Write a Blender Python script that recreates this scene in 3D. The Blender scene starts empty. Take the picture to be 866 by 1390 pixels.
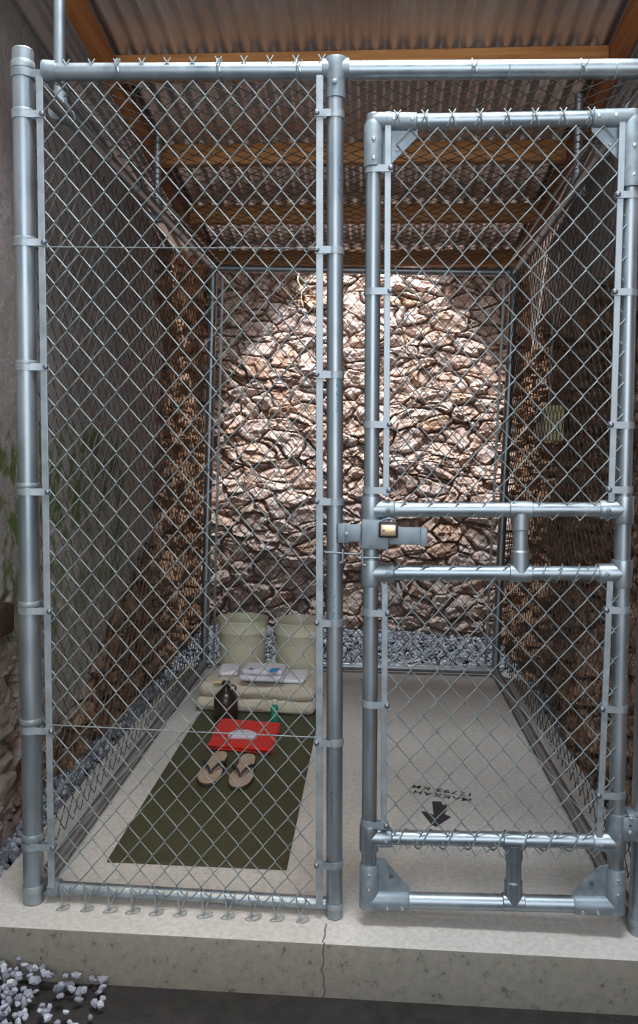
import bpy, bmesh, math, random
from mathutils import Vector, Matrix, noise
random.seed(7)
PI = math.pi
col = bpy.context.scene.collection

# ------------------------------------------------------------------ camera
FPX, YAW, PIT, ROL, CH, CD = 1100.0, -0.0674, -0.0428, 0.0121, 1.3093, 2.1937
fw = Vector((math.sin(YAW)*math.cos(PIT), math.cos(YAW)*math.cos(PIT), math.sin(PIT)))
rt0 = fw.cross(Vector((0, 0, 1))).normalized(); up0 = rt0.cross(fw)
RT = rt0*math.cos(ROL) + up0*math.sin(ROL); UP = up0*math.cos(ROL) - rt0*math.sin(ROL)
CAM = Vector((0, -CD, CH))
cd = bpy.data.cameras.new('camera'); cam = bpy.data.objects.new('camera', cd); col.objects.link(cam)
m = Matrix((RT, UP, -fw)).transposed().to_4x4(); m.translation = CAM
cam.matrix_world = m
cd.sensor_fit = 'VERTICAL'; cd.sensor_height = 36; cd.lens = FPX/1390*36; cd.shift_y = -45/1390
cd.clip_start = 0.02; cd.clip_end = 60
bpy.context.scene.camera = cam

def at(px, py, ax, val):
    """point of the place seen at a photo position, on the plane axis=val"""
    d = fw + RT*((px-433)/FPX) - UP*((py-650)/FPX)
    return CAM + d*((val-CAM[ax])/d[ax])
def F(px, py, y=0.0): return at(px, py, 1, y)
def G(px, py, y=-0.02): return at(px, py, 1, y)
def FL(px, py, z=0.0): return at(px, py, 2, z)

# ------------------------------------------------------------------ materials
def mat(name, base=(.5,.5,.5), rough=.6, metal=0.0, build=None):
    mt = bpy.data.materials.new(name); mt.use_nodes = True
    nt = mt.node_tree; b = nt.nodes['Principled BSDF']
    b.inputs['Base Color'].default_value = (*base, 1); b.inputs['Roughness'].default_value = rough
    b.inputs['Metallic'].default_value = metal
    if build: build(nt, b)
    return mt
def N(nt, t, **k):
    n = nt.nodes.new(t)
    for a, v in k.items():
        if a in n.inputs: n.inputs[a].default_value = v
        else: setattr(n, a, v)
    return n
def coords(nt, scale=(1,1,1)):
    tc = N(nt, 'ShaderNodeTexCoord'); mp = N(nt, 'ShaderNodeMapping'); mp.inputs['Scale'].default_value = scale
    nt.links.new(tc.outputs['Object'], mp.inputs[0]); return mp.outputs[0]
def noise_n(nt, co, scale, detail=4, rough=.55, dist=0.0):
    n = N(nt, 'ShaderNodeTexNoise'); n.inputs['Scale'].default_value = scale; n.inputs['Detail'].default_value = detail
    n.inputs['Roughness'].default_value = rough; n.inputs['Distortion'].default_value = dist
    nt.links.new(co, n.inputs['Vector']); return n.outputs['Fac']
def ramp(nt, fac, stops):
    r = N(nt, 'ShaderNodeValToRGB'); e = r.color_ramp.elements
    while len(e) < len(stops): e.new(.5)
    for i, (p, c) in enumerate(stops):
        e[i].position = p; e[i].color = (*c, 1) if len(c) == 3 else c
    nt.links.new(fac, r.inputs[0]); return r.outputs[0]
def mix(nt, fac, a, b, mode='MIX'):
    x = N(nt, 'ShaderNodeMix', data_type='RGBA', blend_type=mode)
    for s, v in ((x.inputs[0], fac), (x.inputs[6], a), (x.inputs[7], b)):
        if hasattr(v, 'links'): nt.links.new(v, s)
        elif isinstance(v, (int, float)): s.default_value = v
        else: s.default_value = (*v, 1)
    return x.outputs[2]
def mth(nt, op, a, b=0.0, c=0.0):
    x = N(nt, 'ShaderNodeMath', operation=op)
    for s, v in zip(x.inputs, (a, b, c)):
        if hasattr(v, 'links'): nt.links.new(v, s)
        else: s.default_value = v
    return x.outputs[0]
def bump(nt, b, h, strength=.3, dist=.01):
    x = N(nt, 'ShaderNodeBump'); x.inputs['Strength'].default_value = strength; x.inputs['Distance'].default_value = dist
    nt.links.new(h, x.inputs['Height']); nt.links.new(x.outputs[0], b.inputs['Normal'])
def noisy(c1, c2, scale=20, rough=(.4,.6), bmp=.1, bd=.002, sc=(1,1,1), detail=4):
    def f(nt, b):
        co = coords(nt, sc); n = noise_n(nt, co, scale, detail)
        nt.links.new(ramp(nt, n, [(.3, c1), (.7, c2)]), b.inputs['Base Color'])
        nt.links.new(ramp(nt, n, [(.3, (rough[0],)*3), (.7, (rough[1],)*3)]), b.inputs['Roughness'])
        if bmp: bump(nt, b, noise_n(nt, co, scale*3, 3), bmp, bd)
    return f
GAL = mat('galvanised_pipe', metal=.85, build=noisy((.26,.315,.35), (.40,.455,.49), 14, (.34,.5), .08, .001, (1,1,.35)))
GAL_P = mat('galvanised_back_pipe', metal=.85, build=noisy((.28,.31,.33), (.42,.45,.47), 14, (.34,.5), .08, .001, (1,1,.35)))
CAST = mat('cast_fitting', metal=.55, build=noisy((.19,.235,.27), (.30,.355,.39), 35, (.45,.62), .25, .001))
BAND = mat('galvanised_band', metal=.6, build=noisy((.27,.32,.35), (.40,.45,.48), 30, (.4,.55), .1, .001))
BOLT = mat('bolt_steel', (.22,.24,.28), .4, .8)
RIVET = mat('bright_rivet', (.8,.8,.78), .25, .9)
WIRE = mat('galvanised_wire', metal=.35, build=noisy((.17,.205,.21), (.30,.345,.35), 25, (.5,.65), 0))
WIRE_D = mat('shaded_wire', metal=.5, build=noisy((.07,.07,.07), (.15,.15,.145), 25, (.4,.55), 0))  # darker copy of the wire, shade on the other panels put into its colour
BRASS = mat('brass', (.72,.55,.36), .32, .9)
BLACK = mat('black_rubber', (.015,.015,.018), .5)

def post_ink(nt, b):
    co = coords(nt); n = noise_n(nt, coords(nt, (1,1,.35)), 14)
    base = ramp(nt, n, [(.3, (.26,.315,.35)), (.7, (.40,.455,.49))])
    tc = N(nt, 'ShaderNodeTexCoord'); sp = N(nt, 'ShaderNodeSeparateXYZ'); nt.links.new(tc.outputs['Object'], sp.inputs[0])
    # printed blue mill marks running down the front of the post
    z = sp.outputs[2]
    seg = mth(nt, 'LESS_THAN', mth(nt, 'ABSOLUTE', mth(nt, 'SUBTRACT', mth(nt, 'MODULO', mth(nt, 'ADD', z, .52), .56), .28)), .045)
    w = noise_n(nt, coords(nt, (300,60,170)), 1.0, 1)
    ink = mth(nt, 'MULTIPLY', seg, mth(nt, 'GREATER_THAN', w, .52))
    xm = mth(nt, 'LESS_THAN', mth(nt, 'ABSOLUTE', mth(nt, 'ADD', sp.outputs[0], .101)), .0035)
    ink = mth(nt, 'MULTIPLY', ink, xm); ink = mth(nt, 'MULTIPLY', ink, mth(nt, 'LESS_THAN', sp.outputs[1], -.005))
    nt.links.new(mix(nt, mth(nt, 'MULTIPLY', ink, .75), base, (.03,.22,.36)), b.inputs['Base Color'])
    b.inputs['Roughness'].default_value = .42
POSTM = mat('galvanised_pipe_with_blue_mill_print', metal=.85, build=post_ink)

def concrete(nt, b):
    co = coords(nt)
    n1 = noise_n(nt, co, 2.2, 6, .6); n2 = noise_n(nt, co, 60, 4, .6)
    c = ramp(nt, n1, [(.3, (.48,.46,.43)), (.7, (.62,.60,.565))])
    c = mix(nt, .35, c, ramp(nt, n2, [(.35, (.25,.23,.2)), (.6, (.55,.52,.48))]), 'MIX')
    sp = N(nt, 'ShaderNodeSeparateXYZ'); nt.links.new(co, sp.inputs[0])
    # formed side face is greyer with pits
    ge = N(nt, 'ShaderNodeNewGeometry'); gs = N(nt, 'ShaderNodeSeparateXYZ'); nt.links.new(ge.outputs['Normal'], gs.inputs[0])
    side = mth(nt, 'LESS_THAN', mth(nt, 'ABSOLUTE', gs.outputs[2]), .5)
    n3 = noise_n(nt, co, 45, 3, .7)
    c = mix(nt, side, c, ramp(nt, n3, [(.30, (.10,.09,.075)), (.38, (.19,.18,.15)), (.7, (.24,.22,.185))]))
    # hairline crack in the front edge
    wob = mth(nt, 'MULTIPLY', mth(nt, 'SUBTRACT', noise_n(nt, coords(nt, (0,1,1)), 30, 4), .5), .03)
    dx = mth(nt, 'ABSOLUTE', mth(nt, 'SUBTRACT', mth(nt, 'ADD', sp.outputs[0], wob), -.113))
    cr = mth(nt, 'MULTIPLY', mth(nt, 'LESS_THAN', dx, .0016), mth(nt, 'LESS_THAN', sp.outputs[1], -.035))
    c = mix(nt, cr, c, (.06,.05,.045))
    nt.links.new(c, b.inputs['Base Color']); b.inputs['Roughness'].default_value = .85
    bump(nt, b, n2, .25, .003)
CONC = mat('concrete', build=concrete)
DIRT = mat('dark_earth', build=noisy((.012,.011,.010), (.03,.027,.024), 25, (.85,.95), .6, .01))

def rockmat(dark):
    def f(nt, b):
        co = coords(nt, (1,1,1))
        at_ = N(nt, 'ShaderNodeAttribute', attribute_name='cell'); sp = N(nt, 'ShaderNodeSeparateColor'); nt.links.new(at_.outputs['Color'], sp.inputs[0])
        cell, joint, plas = sp.outputs[0], sp.outputs[1], sp.outputs[2]
        n1 = noise_n(nt, co, 9, 6, .65); n2 = noise_n(nt, co, 48, 7, .72)
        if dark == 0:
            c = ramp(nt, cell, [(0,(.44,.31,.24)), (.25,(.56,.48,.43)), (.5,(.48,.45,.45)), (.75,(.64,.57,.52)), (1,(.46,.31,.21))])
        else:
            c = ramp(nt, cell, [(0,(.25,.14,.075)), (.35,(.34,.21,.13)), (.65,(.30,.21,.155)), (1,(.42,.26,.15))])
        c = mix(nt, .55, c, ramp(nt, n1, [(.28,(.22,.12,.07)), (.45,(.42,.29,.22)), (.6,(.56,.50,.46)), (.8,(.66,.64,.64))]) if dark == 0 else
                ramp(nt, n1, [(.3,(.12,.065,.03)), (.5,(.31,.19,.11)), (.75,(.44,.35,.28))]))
        c = mix(nt, .7, c, ramp(nt, n2, [(.32,(.16,.12,.10)), (.5,(.5,.46,.44)), (.7,(.8,.76,.74))]), 'OVERLAY')
        c = mix(nt, mth(nt, 'MULTIPLY', joint, .4), c, (.15,.09,.055))
        # lime plaster where it survives
        p1 = noise_n(nt, co, 3.2, 6, .6); p2 = noise_n(nt, co, 14, 5, .7)
        pc = ramp(nt, p1, [(.3,(.36,.325,.305)), (.7,(.50,.46,.44))])
        pc = mix(nt, .3, pc, ramp(nt, p2, [(.3,(.20,.17,.14)), (.7,(.50,.46,.43))]))
        if dark == 0 or dark == 1:
            spc = N(nt, 'ShaderNodeSeparateXYZ'); nt.links.new(co, spc.inputs[0])
            band = mth(nt, 'MULTIPLY', mth(nt, 'SMOOTH_MIN', mth(nt, 'MULTIPLY', mth(nt, 'SUBTRACT', 1.42, spc.outputs[2]), 12), 1.0, .1),
                       mth(nt, 'SUBTRACT', 1.15, mth(nt, 'MULTIPLY', mth(nt, 'ABSOLUTE', mth(nt, 'SUBTRACT', spc.outputs[2], 1.1)), 1.1)))
            moss = mth(nt, 'MULTIPLY', mth(nt, 'MULTIPLY', band, mth(nt, 'LESS_THAN', spc.outputs[2], 1.5)), ramp_f(nt, noise_n(nt, coords(nt, (1,1.5,1)), 9, 7, .72), .47, .56))
            moss = mth(nt, 'MULTIPLY', moss, mth(nt, 'LESS_THAN', spc.outputs[1], 1.9))
            moss = mth(nt, 'MINIMUM', mth(nt, 'MAXIMUM', moss, 0.0), .95)
            pc = mix(nt, moss, pc, (.13,.175,.05))
        c = mix(nt, plas, c, pc)
        nt.links.new(c, b.inputs['Base Color']); b.inputs['Roughness'].default_value = .95; b.inputs['Specular IOR Level'].default_value = .12
        bump(nt, b, mth(nt, 'ADD', n2, mth(nt, 'MULTIPLY', n1, 1.5)), .9, .014)
    return f
def ramp_f(nt, fac, lo, hi):
    r = N(nt, 'ShaderNodeMapRange'); r.inputs['From Min'].default_value = lo; r.inputs['From Max'].default_value = hi
    nt.links.new(fac, r.inputs['Value']); return r.outputs[0]
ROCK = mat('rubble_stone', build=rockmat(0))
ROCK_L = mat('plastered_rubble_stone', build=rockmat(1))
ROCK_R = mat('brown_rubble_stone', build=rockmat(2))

def wood(nt, b):
    co = coords(nt, (1,14,14)); n = noise_n(nt, co, 3.0, 5, .6, .6)
    nt.links.new(ramp(nt, n, [(.25,(.26,.10,.03)), (.5,(.42,.185,.055)), (.75,(.50,.25,.09))]), b.inputs['Base Color'])
    b.inputs['Roughness'].default_value = .65
WOOD = mat('cross_beam_timber', build=wood)
def wood2(nt, b):
    co = coords(nt, (14,1,14)); n = noise_n(nt, co, 3.0, 5, .6, .6)
    nt.links.new(ramp(nt, n, [(.25,(.22,.065,.02)), (.5,(.34,.12,.035)), (.75,(.40,.16,.05))]), b.inputs['Base Color'])
    b.inputs['Roughness'].default_value = .65
WOOD2 = mat('rafter_timber', build=wood2)
CORR = mat('corrugated_zinc', metal=.75, build=noisy((.50,.47,.46), (.70,.67,.66), 5, (.28,.42), .1, .002, (1,.4,1)))

def stonegrav(nt, b):
    oi = N(nt, 'ShaderNodeAttribute', attribute_name='tone')
    nt.links.new(ramp(nt, oi.outputs['Fac'], [(0,(.09,.095,.115)), (.5,(.24,.255,.295)), (.9,(.42,.44,.50)), (1,(.52,.5,.48))]), b.inputs['Base Color'])
    b.inputs['Roughness'].default_value = .8
GRAV = mat('grey_gravel', build=stonegrav)

def fabric(c1, c2, sc=60, bm=.3, bd=.002, rough=.9, sheen=0.3):
    def f(nt, b):
        noisy(c1, c2, sc, (rough, rough), bm, bd)(nt, b)
        b.inputs['Sheen Weight'].default_value = sheen
    return f
MATM = mat('olive_foam', build=noisy((.045,.045,.020), (.066,.064,.030), 40, (.7,.8), .4, .001))
MATT = mat('beige_mattress_cloth', build=fabric((.50,.44,.33), (.60,.54,.42), 12))
TOWEL = mat('white_terry', build=fabric((.72,.72,.76), (.84,.84,.87), 90, .6, .003))
LINEN = mat('pale_grey_linen', build=fabric((.56,.55,.61), (.70,.69,.74), 40, .3, .002))
RED = mat('red_orange_cotton', build=fabric((.48,.010,.004), (.64,.018,.006), 30, .3, .003, .95, .1))
CAPM = mat('white_knit', build=fabric((.48,.46,.52), (.62,.60,.66), 120, .7, .002))
BLUE = mat('blue_print', (.02,.30,.62), .7)
NAVY = mat('navy_print', (.10,.14,.35), .7)
JUG = mat('dark_brown_plastic', (.028,.018,.012), .28)
SOLE = mat('tan_foam_sole', build=noisy((.36,.27,.19), (.46,.36,.27), 30, (.8,.9), .2, .001))
SOLE_D = mat('dark_brown_outsole', (.035,.022,.018), .7)
STRAP = mat('dark_rubber_strap', (.03,.028,.03), .5)
YELLOW_BAR = mat('pale_yellow_block', (.72,.56,.25), .5)
def bucketm(nt, b):
    b.inputs['Base Color'].default_value = (.70,.675,.51,1); b.inputs['Roughness'].default_value = .42
    b.inputs['Subsurface Weight'].default_value = .25; b.inputs['Subsurface Radius'].default_value = (.03,.03,.015)
BUCK = mat('cream_plastic', build=bucketm)
BUCK_H = mat('white_plastic', (.75,.74,.66), .45)
def greenb(nt, b):
    b.inputs['Base Color'].default_value = (.02,.34,.22,1); b.inputs['Roughness'].default_value = .18
    b.inputs['Transmission Weight'].default_value = .35; b.inputs['IOR'].default_value = 1.4
GREEN = mat('green_liquid_plastic', build=greenb)
CAPW = mat('clear_white_cap', (.62,.62,.58), .4)
BOXG = mat('grey_box_paint', (.42,.41,.39), .5, .2)
BOXC = mat('cream_box_paint', (.80,.72,.42), .5)
PAINT = mat('black_stencil_paint', build=noisy((.02,.02,.026), (.05,.048,.055), 60, (.8,.9), 0))
ROOT = mat('dry_root', (.40,.26,.15), .9)
RUST = mat('dark_rusty_iron', build=noisy((.02,.012,.008), (.07,.035,.018), 40, (.7,.9), .4, .003))

# ------------------------------------------------------------------ mesh builder
class MB:
    def __init__(s): s.v = []; s.f = []; s.a = []
    def add(s, vs, fs):
        o = len(s.v); s.v += [tuple(v) for v in vs]; s.f += [tuple(i+o for i in f) for f in fs]
    def box(s, lo, hi, M=None, ch=0.0):
        (x0,y0,z0), (x1,y1,z1) = lo, hi
        bm = bmesh.new(); bmesh.ops.create_cube(bm, size=1)
        for v in bm.verts: v.co = Vector(((x0+x1)/2+v.co.x*(x1-x0), (y0+y1)/2+v.co.y*(y1-y0), (z0+z1)/2+v.co.z*(z1-z0)))
        if ch: bmesh.ops.bevel(bm, geom=bm.edges[:], offset=ch, segments=2, affect='EDGES', profile=.5)
        bm.verts.index_update()
        s.add([(M @ v.co) if M else v.co for v in bm.verts], [[v.index for v in f.verts] for f in bm.faces]); bm.free(); return s
    def tube(s, pts, r, n=16, caps=True, closed=False, rs=None, nrm=None):
        pts = [Vector(p) for p in pts]; L = len(pts); vs = []; fs = []
        ref = nrm
        for i, p in enumerate(pts):
            if closed: t = pts[(i+1) % L]-pts[i-1]
            else: t = pts[min(i+1, L-1)]-pts[max(i-1, 0)]
            t.normalize()
            if ref is None: ref = Vector((0,0,1)) if abs(t.z) < .9 else Vector((0,-1,0))
            a = (ref - t*ref.dot(t))
            if a.length < 1e-6: a = t.orthogonal()
            a.normalize(); b = t.cross(a)
            if nrm is None: ref = a
            rr = rs[i] if rs else r
            for k in range(n):
                q = 2*PI*k/n; vs.append(p + a*(math.cos(q)*rr) + b*(math.sin(q)*rr))
        for i in range(L if closed else L-1):
            j = (i+1) % L
            for k in range(n):
                k2 = (k+1) % n; fs.append((i*n+k, i*n+k2, j*n+k2, j*n+k))
        if caps and not closed: fs.append(tuple(range(n))[::-1]); fs.append(tuple(range((L-1)*n, L*n)))
        s.add(vs, fs); return s
    def lathe(s, prof, c, axis=Vector((0,0,1)), n=32, caps=True):
        axis = Vector(axis).normalized(); a = axis.orthogonal().normalized(); b = axis.cross(a); c = Vector(c); vs = []; fs = []
        for r, h in prof:
            for k in range(n):
                q = 2*PI*k/n; vs.append(c + axis*h + a*(math.cos(q)*r) + b*(math.sin(q)*r))
        for i in range(len(prof)-1):
            for k in range(n):
                k2 = (k+1) % n; fs.append((i*n+k, i*n+k2, (i+1)*n+k2, (i+1)*n+k))
        if caps: fs.append(tuple(range(n))[::-1]); fs.append(tuple(range((len(prof)-1)*n, len(prof)*n)))
        s.add(vs, fs); return s
    def prism(s, poly, d):
        """poly: 3-D points, extruded by the vector d"""
        n = len(poly); d = Vector(d); P = [Vector(p) for p in poly]
        s.add(P+[p+d for p in P], [tuple(range(n))[::-1], tuple(range(n, 2*n))]+[(i, (i+1) % n, n+(i+1) % n, n+i) for i in range(n)]); return s
    def build(s, name, mt, parent=None, smooth=True, bevel=0, attrs=None, ang=35):
        me = bpy.data.meshes.new(name); me.from_pydata(s.v, [], s.f); me.update()
        bm = bmesh.new(); bm.from_mesh(me)
        if attrs is None: bmesh.ops.recalc_face_normals(bm, faces=bm.faces[:])
        bm.to_mesh(me); bm.free()
        me.materials.append(mt)
        if smooth:
            me.polygons.foreach_set('use_smooth', [True]*len(me.polygons))
            try: me.set_sharp_from_angle(angle=math.radians(ang))
            except Exception: pass
        o = bpy.data.objects.new(name, me); col.objects.link(o)
        if parent is not None: o.parent = parent; o.matrix_parent_inverse = parent_inv(parent)
        if bevel:
            b = o.modifiers.new('b', 'BEVEL'); b.width = bevel; b.segments = 2; b.limit_method = 'ANGLE'
        return o
def parent_inv(p):
    return world_of(p).inverted()
def world_of(q):
    M = Matrix.LocRotScale(q.location, q.rotation_euler, q.scale)
    return world_of(q.parent) @ q.matrix_parent_inverse @ M if q.parent else M
def tag(o, label=None, cat=None, group=None, kind=None):
    for k, v in (('label', label), ('category', cat), ('group', group), ('kind', kind)):
        if v: o[k] = v
    return o
def thing(name, label, cat, loc=(0,0,0), group=None):
    o = bpy.data.objects.new(name, None); o.location = loc; o.empty_display_size = .05; col.objects.link(o)
    return tag(o, label, cat, group)
def fbm(p, o=4): return noise.fractal(Vector(p), 1.0, 2.0, o)

# ------------------------------------------------------------------ chain link fabric
def fabric_mesh(O, U, V, W, H, w, h, u0=0.0, v0=0.0, r=.0019, ns=5, clip=None, sag=0.0):
    """woven pickets filling W x H from O along U (pickets side by side) and V (along a picket)"""
    O, U, V = Vector(O), Vector(U).normalized(), Vector(V).normalized(); Nn = U.cross(V).normalized()
    mb = MB(); hw, hh = w/2, h/2
    k = math.floor(-u0/hw)
    while u0 + k*hw < W:
        ua, ub = u0+k*hw, u0+(k+1)*hw
        if ua > -hw*.25 and ub < W+hw*.25:
            j = -1; pts = []
            side = k % 2
            nv = int(H/hh)+3
            for q in range(-1, nv):
                v = v0 + q*hh
                left = ((q + side) % 2 == 0)
                if v < -hh*.3 or v > H+hh*.3: continue
                uu = (ua - r*.75) if left else (ub + r*.75)
                dn = r*1.15*(1 if left else -1)     # depth of the strand that starts here
                pts.append(O+U*uu+V*(v)+Nn*0)
                vn = v+hh
                if vn <= H+hh*.3:
                    ue = (ub + r*.75) if left else (ua - r*.75)
                    for t in (.12, .88):
                        pts.append(O+U*(uu+(ue-uu)*t)+V*(v+hh*t)+Nn*dn)
            if len(pts) > 3: mb.tube(pts, r, ns, True, nrm=Nn)
        k += 1
    return mb

# ------------------------------------------------------------------ the cage
H, L = 2.30, 2.44
XL, XR = -.958, .7355
cage = thing('chain_link_cage', 'tall galvanised pipe and chain link cell cage standing on the concrete slab', 'cage', (-.11, 1.2, 0))
R6, R4 = .0285, .0225
def stick(a, b, r, name, mt=GAL, par=None, n=20, cap=False, seams=()):
    mb = MB(); a, b = Vector(a), Vector(b); d = (b-a).normalized()
    pts = [a, b]; rs = [r, r]
    if cap: pts = [a, b, b+d*r*.12, b+d*r*.16]; rs = [r, r, r*.9, r*.01]
    mb.tube(pts, r, n, True, rs=rs)
    return mb.build(name, mt, par)
# front left corner post
p_b, p_t = F(46, 1222), F(31, 69)
fl = stick(p_b, p_t, R6, 'corner_post', GAL, cage, 28, cap=True)
def on(a, b, py):     # point on line a-b whose picture row is py
    best = None
    for i in range(401):
        p = a + (b-a)*(i/400); d = p-CAM; y = 650-FPX*(d.dot(UP)/d.dot(fw))
        if best is None or abs(y-py) < best[0]: best = (abs(y-py), p)
    return best[1]
def ring(c, d, r, hgt, name, mt, par, thick=.0022):
    return MB().lathe([(r*.8,-hgt/2), (r+thick,-hgt/2), (r+thick+.0006,-hgt/2+.0015), (r+thick+.0006,hgt/2-.0015), (r+thick,hgt/2), (r*.8,hgt/2)], c, d, 28).build(name, mt, par)
def tension_band(c, r, bar, par, name='tension_band', hgt=.019):
    """flat strap round a pipe at c reaching sideways to the tension bar at x=bar.x, with a bolt"""
    c = Vector(c); bar = Vector(bar); s = 1 if bar.x > c.x else -1
    mb = MB(); t = .0026; pts = []
    yb = bar.y-.007
    # outer path: tail -> round the front of the pipe -> back -> tail
    th0 = math.asin(max(-1, min(1, (yb-c.y)/(r+t))))
    out = [(bar.x+s*.012, yb)]
    n = 22
    a0 = math.atan2(yb-c.y, s*math.sqrt(max((r+t)**2-(yb-c.y)**2, 1e-9)))
    a1 = math.atan2(.007+bar.y-c.y, s*math.sqrt(max((r+t)**2-(.007+bar.y-c.y)**2, 1e-9)))
    if s > 0:
        angs = [a0 + (a1-2*PI-a0)*i/n for i in range(n+1)]
    else:
        if a0 < 0: a0 += 2*PI
        if a1 > 0: pass
        angs = [a0 + (a1+2*PI-a0)*i/n for i in range(n+1)] if a1 < a0-PI*0 and a1+2*PI-a0 > PI else [a0+(a1-a0)*i/n for i in range(n+1)]
    ring_o = [(c.x+(r+t)*math.cos(a), c.y+(r+t)*math.sin(a)) for a in angs]
    ring_i = [(c.x+(r+.0003)*math.cos(a), c.y+(r+.0003)*math.sin(a)) for a in angs]
    outer = [(bar.x+s*.012, yb)]+ring_o+[(bar.x+s*.012, bar.y+.007)]
    inner = [(bar.x+s*.012, yb+t)]+ring_i+[(bar.x+s*.012, bar.y+.007-t)]
    vs = []; fs = []
    for z in (-hgt/2, hgt/2):
        for (x, y) in outer: vs.append((x, y, c.z+z))
        for (x, y) in inner: vs.append((x, y, c.z+z))
    m_ = len(outer)
    for i in range(m_-1):
        fs += [(i, i+1, 2*m_+i+1, 2*m_+i), (m_+i, m_+i+1, 3*m_+i+1, 3*m_+i), (i, i+1, m_+i+1, m_+i), (2*m_+i, 2*m_+i+1, 3*m_+i+1, 3*m_+i)]
    fs += [(0, m_, 3*m_, 2*m_), (m_-1, 2*m_-1, 4*m_-1, 3*m_-1)]
    mb.add(vs, fs)
    o = mb.build(name, BAND, par, ang=50)
    b = MB(); bc = Vector((bar.x+s*.0075, yb, c.z))
    b.lathe([(.001,-.0052), (.0052,-.0042), (.0072,-.002), (.0075,0), (.004,.0002), (.004,.018)], bc, (0,1,0), 14)
    b.lathe([(.0068,.0145), (.0068,.019)], bc, (0,1,0), 6)
    b.build('bolt', BOLT, o)
    return o
def bar(a, b, par, wd=.0095, name='tension_bar', mt=BAND):
    a, b = Vector(a), Vector(b); x = Vector((1,0,0))*wd; y = Vector((0,1,0))*.0028
    mb = MB(); vs = [p+x*sx+y*sy for p in (a, b) for sx, sy in ((-1,-1),(1,-1),(1,1),(-1,1))]
    mb.add(vs, [(0,1,2,3)[::-1], (4,5,6,7)]+[(i, (i+1) % 4, 4+(i+1) % 4, 4+i) for i in range(4)])
    return mb.build(name, mt, par, smooth=False, bevel=.0012)

dpost = (p_t-p_b).normalized()
for py, hg in ((89, .02), (152, .010), (326, .010), (493, .012), (657, .012), (819, .014), (976, .014), (1133, .018), (1203, .02)):
    ring(on(p_b, p_t, py), dpost, R6, hg, 'ring_band', BAND, cage)
# rail end band with its cup on the corner post
eb = MB(); c_ = on(p_b, p_t, 101); eb.lathe([(R6*.8,-.011), (R6+.003,-.011), (R6+.003,.011), (R6*.8,.011)], c_, dpost, 28)
q_ = F(66, 97); eb.box((c_.x+.02, c_.y-.012, c_.z-.010), (q_.x-.004, c_.y-.008, c_.z+.010))
eb.lathe([(.029,0), (.0295,.003), (.0265,.03), (.026,.036), (.02,.036)], (q_.x-.012, 0, q_.z), (1,0,0), 24)
eb.build('rail_end_cup', CAST, cage)
tb_t, tb_b = F(53.5, 104, -.016), F(70, 1205, -.016)
bar(tb_b, tb_t, cage)
for py in (159, 332, 500, 666, 828, 988, 1144):
    tension_band(on(p_b, p_t, py), R6, on(tb_b, tb_t, py), cage)
# middle post
m_b, m_t = F(454, 1243), F(455, 128)
stick(m_b, m_t, .0225, 'gate_post', POSTM, cage, 24)
mt_b, mt_t = F(433.5, 1232, -.016), F(434, 103, -.016)
bar(mt_b, mt_t, cage, .0095)
for py in (158.5, 342, 509.5, 682, 844, 1005, 1171):
    tension_band(on(m_b, m_t, py), .0225, on(mt_b, mt_t, py), cage)
ring(on(m_b, m_t, 1226), (0,0,1), .0225, .014, 'ring_band', BAND, cage)
# tee cap where the rail crosses the gate post
tcap = MB(); c_ = F(456, 95)
tcap.lathe([(.0225,-.078), (.0255,-.076), (.0262,-.03), (.032,-.012), (.033,.018), (.031,.027), (.02,.029)], (c_.x, 0, c_.z), (0,0,1), 28)
tcap.lathe([(.024,-.036), (.0275,-.035), (.0275,.035), (.024,.036)], (c_.x, 0, c_.z), (1,0,0), 28)
to = tcap.build('tee_cap', CAST, cage)
MB().lathe([(.0075,0), (.0075,.003), (.004,.0055), (.001,.006)], (c_.x-.002, -.0262, c_.z-.042), (0,-1,0), 14).build('rivet', CAST, to)
# top rails of the front
ra, rb, rc_ = F(66, 98), F(443, 96.5), F(470, 96)
stick((ra.x, 0, ra.z), (rb.x, 0, rb.z), R4, 'top_rail', GAL, cage, 24)
stick((rc_.x, 0, rc_.z), (XR, 0, F(866, 94).z), R4+.0015, 'top_rail', GAL, cage, 24)
for px in (690, 834):
    q = F(px, 95); ring((q.x, 0, q.z), (1,0,0), R4+.0012, .003, 'rail_seam', BAND, cage, .001)
# bottom rail of the fixed front panel
ba, bb = F(72, 1204, .012), F(443, 1226, .012)
stick(ba, bb, .0175, 'bottom_rail', GAL, cage, 20)
ec = MB().lathe([(.017,0), (.024,.001), (.024,.03), (.019,.034)], ba-Vector((.01,0,0)), (1,0,0), 20).build('rail_end_cup', CAST, cage)
# right front post, back posts
rp_t = (XR, 0, H+.03)
stick((XR, 0, 0), rp_t, R6, 'corner_post', GAL, cage, 28, cap=True)
ring((XR, 0, .035), (0,0,1), R6, .018, 'ring_band', BAND, cage)
bl_b, bl_t = at(277, 907, 1, L), at(289.5, 364, 1, L)
br_b, br_t = at(672, 915, 1, L), at(698.5, 370, 1, L)
bl_b.z = 0; br_b.z = 0
stick(bl_b, bl_t, .0235, 'corner_post', GAL_P, cage, 20)
stick(br_b, br_t, .0235, 'corner_post', GAL_P, cage, 20)
for a, b in ((bl_b, bl_t), (br_b, br_t)):
    for t in (.08, .22, .36, .5, .64, .78, .92):
        ring(a+(b-a)*t, (b-a), .0235, .016, 'ring_band', CAST, cage)
stick(bl_t, br_t, .021, 'top_rail', GAL_P, cage); 
stick((bl_b.x, L, .03), (br_b.x, L, .03), .021, 'bottom_rail', GAL_P, cage)
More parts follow.
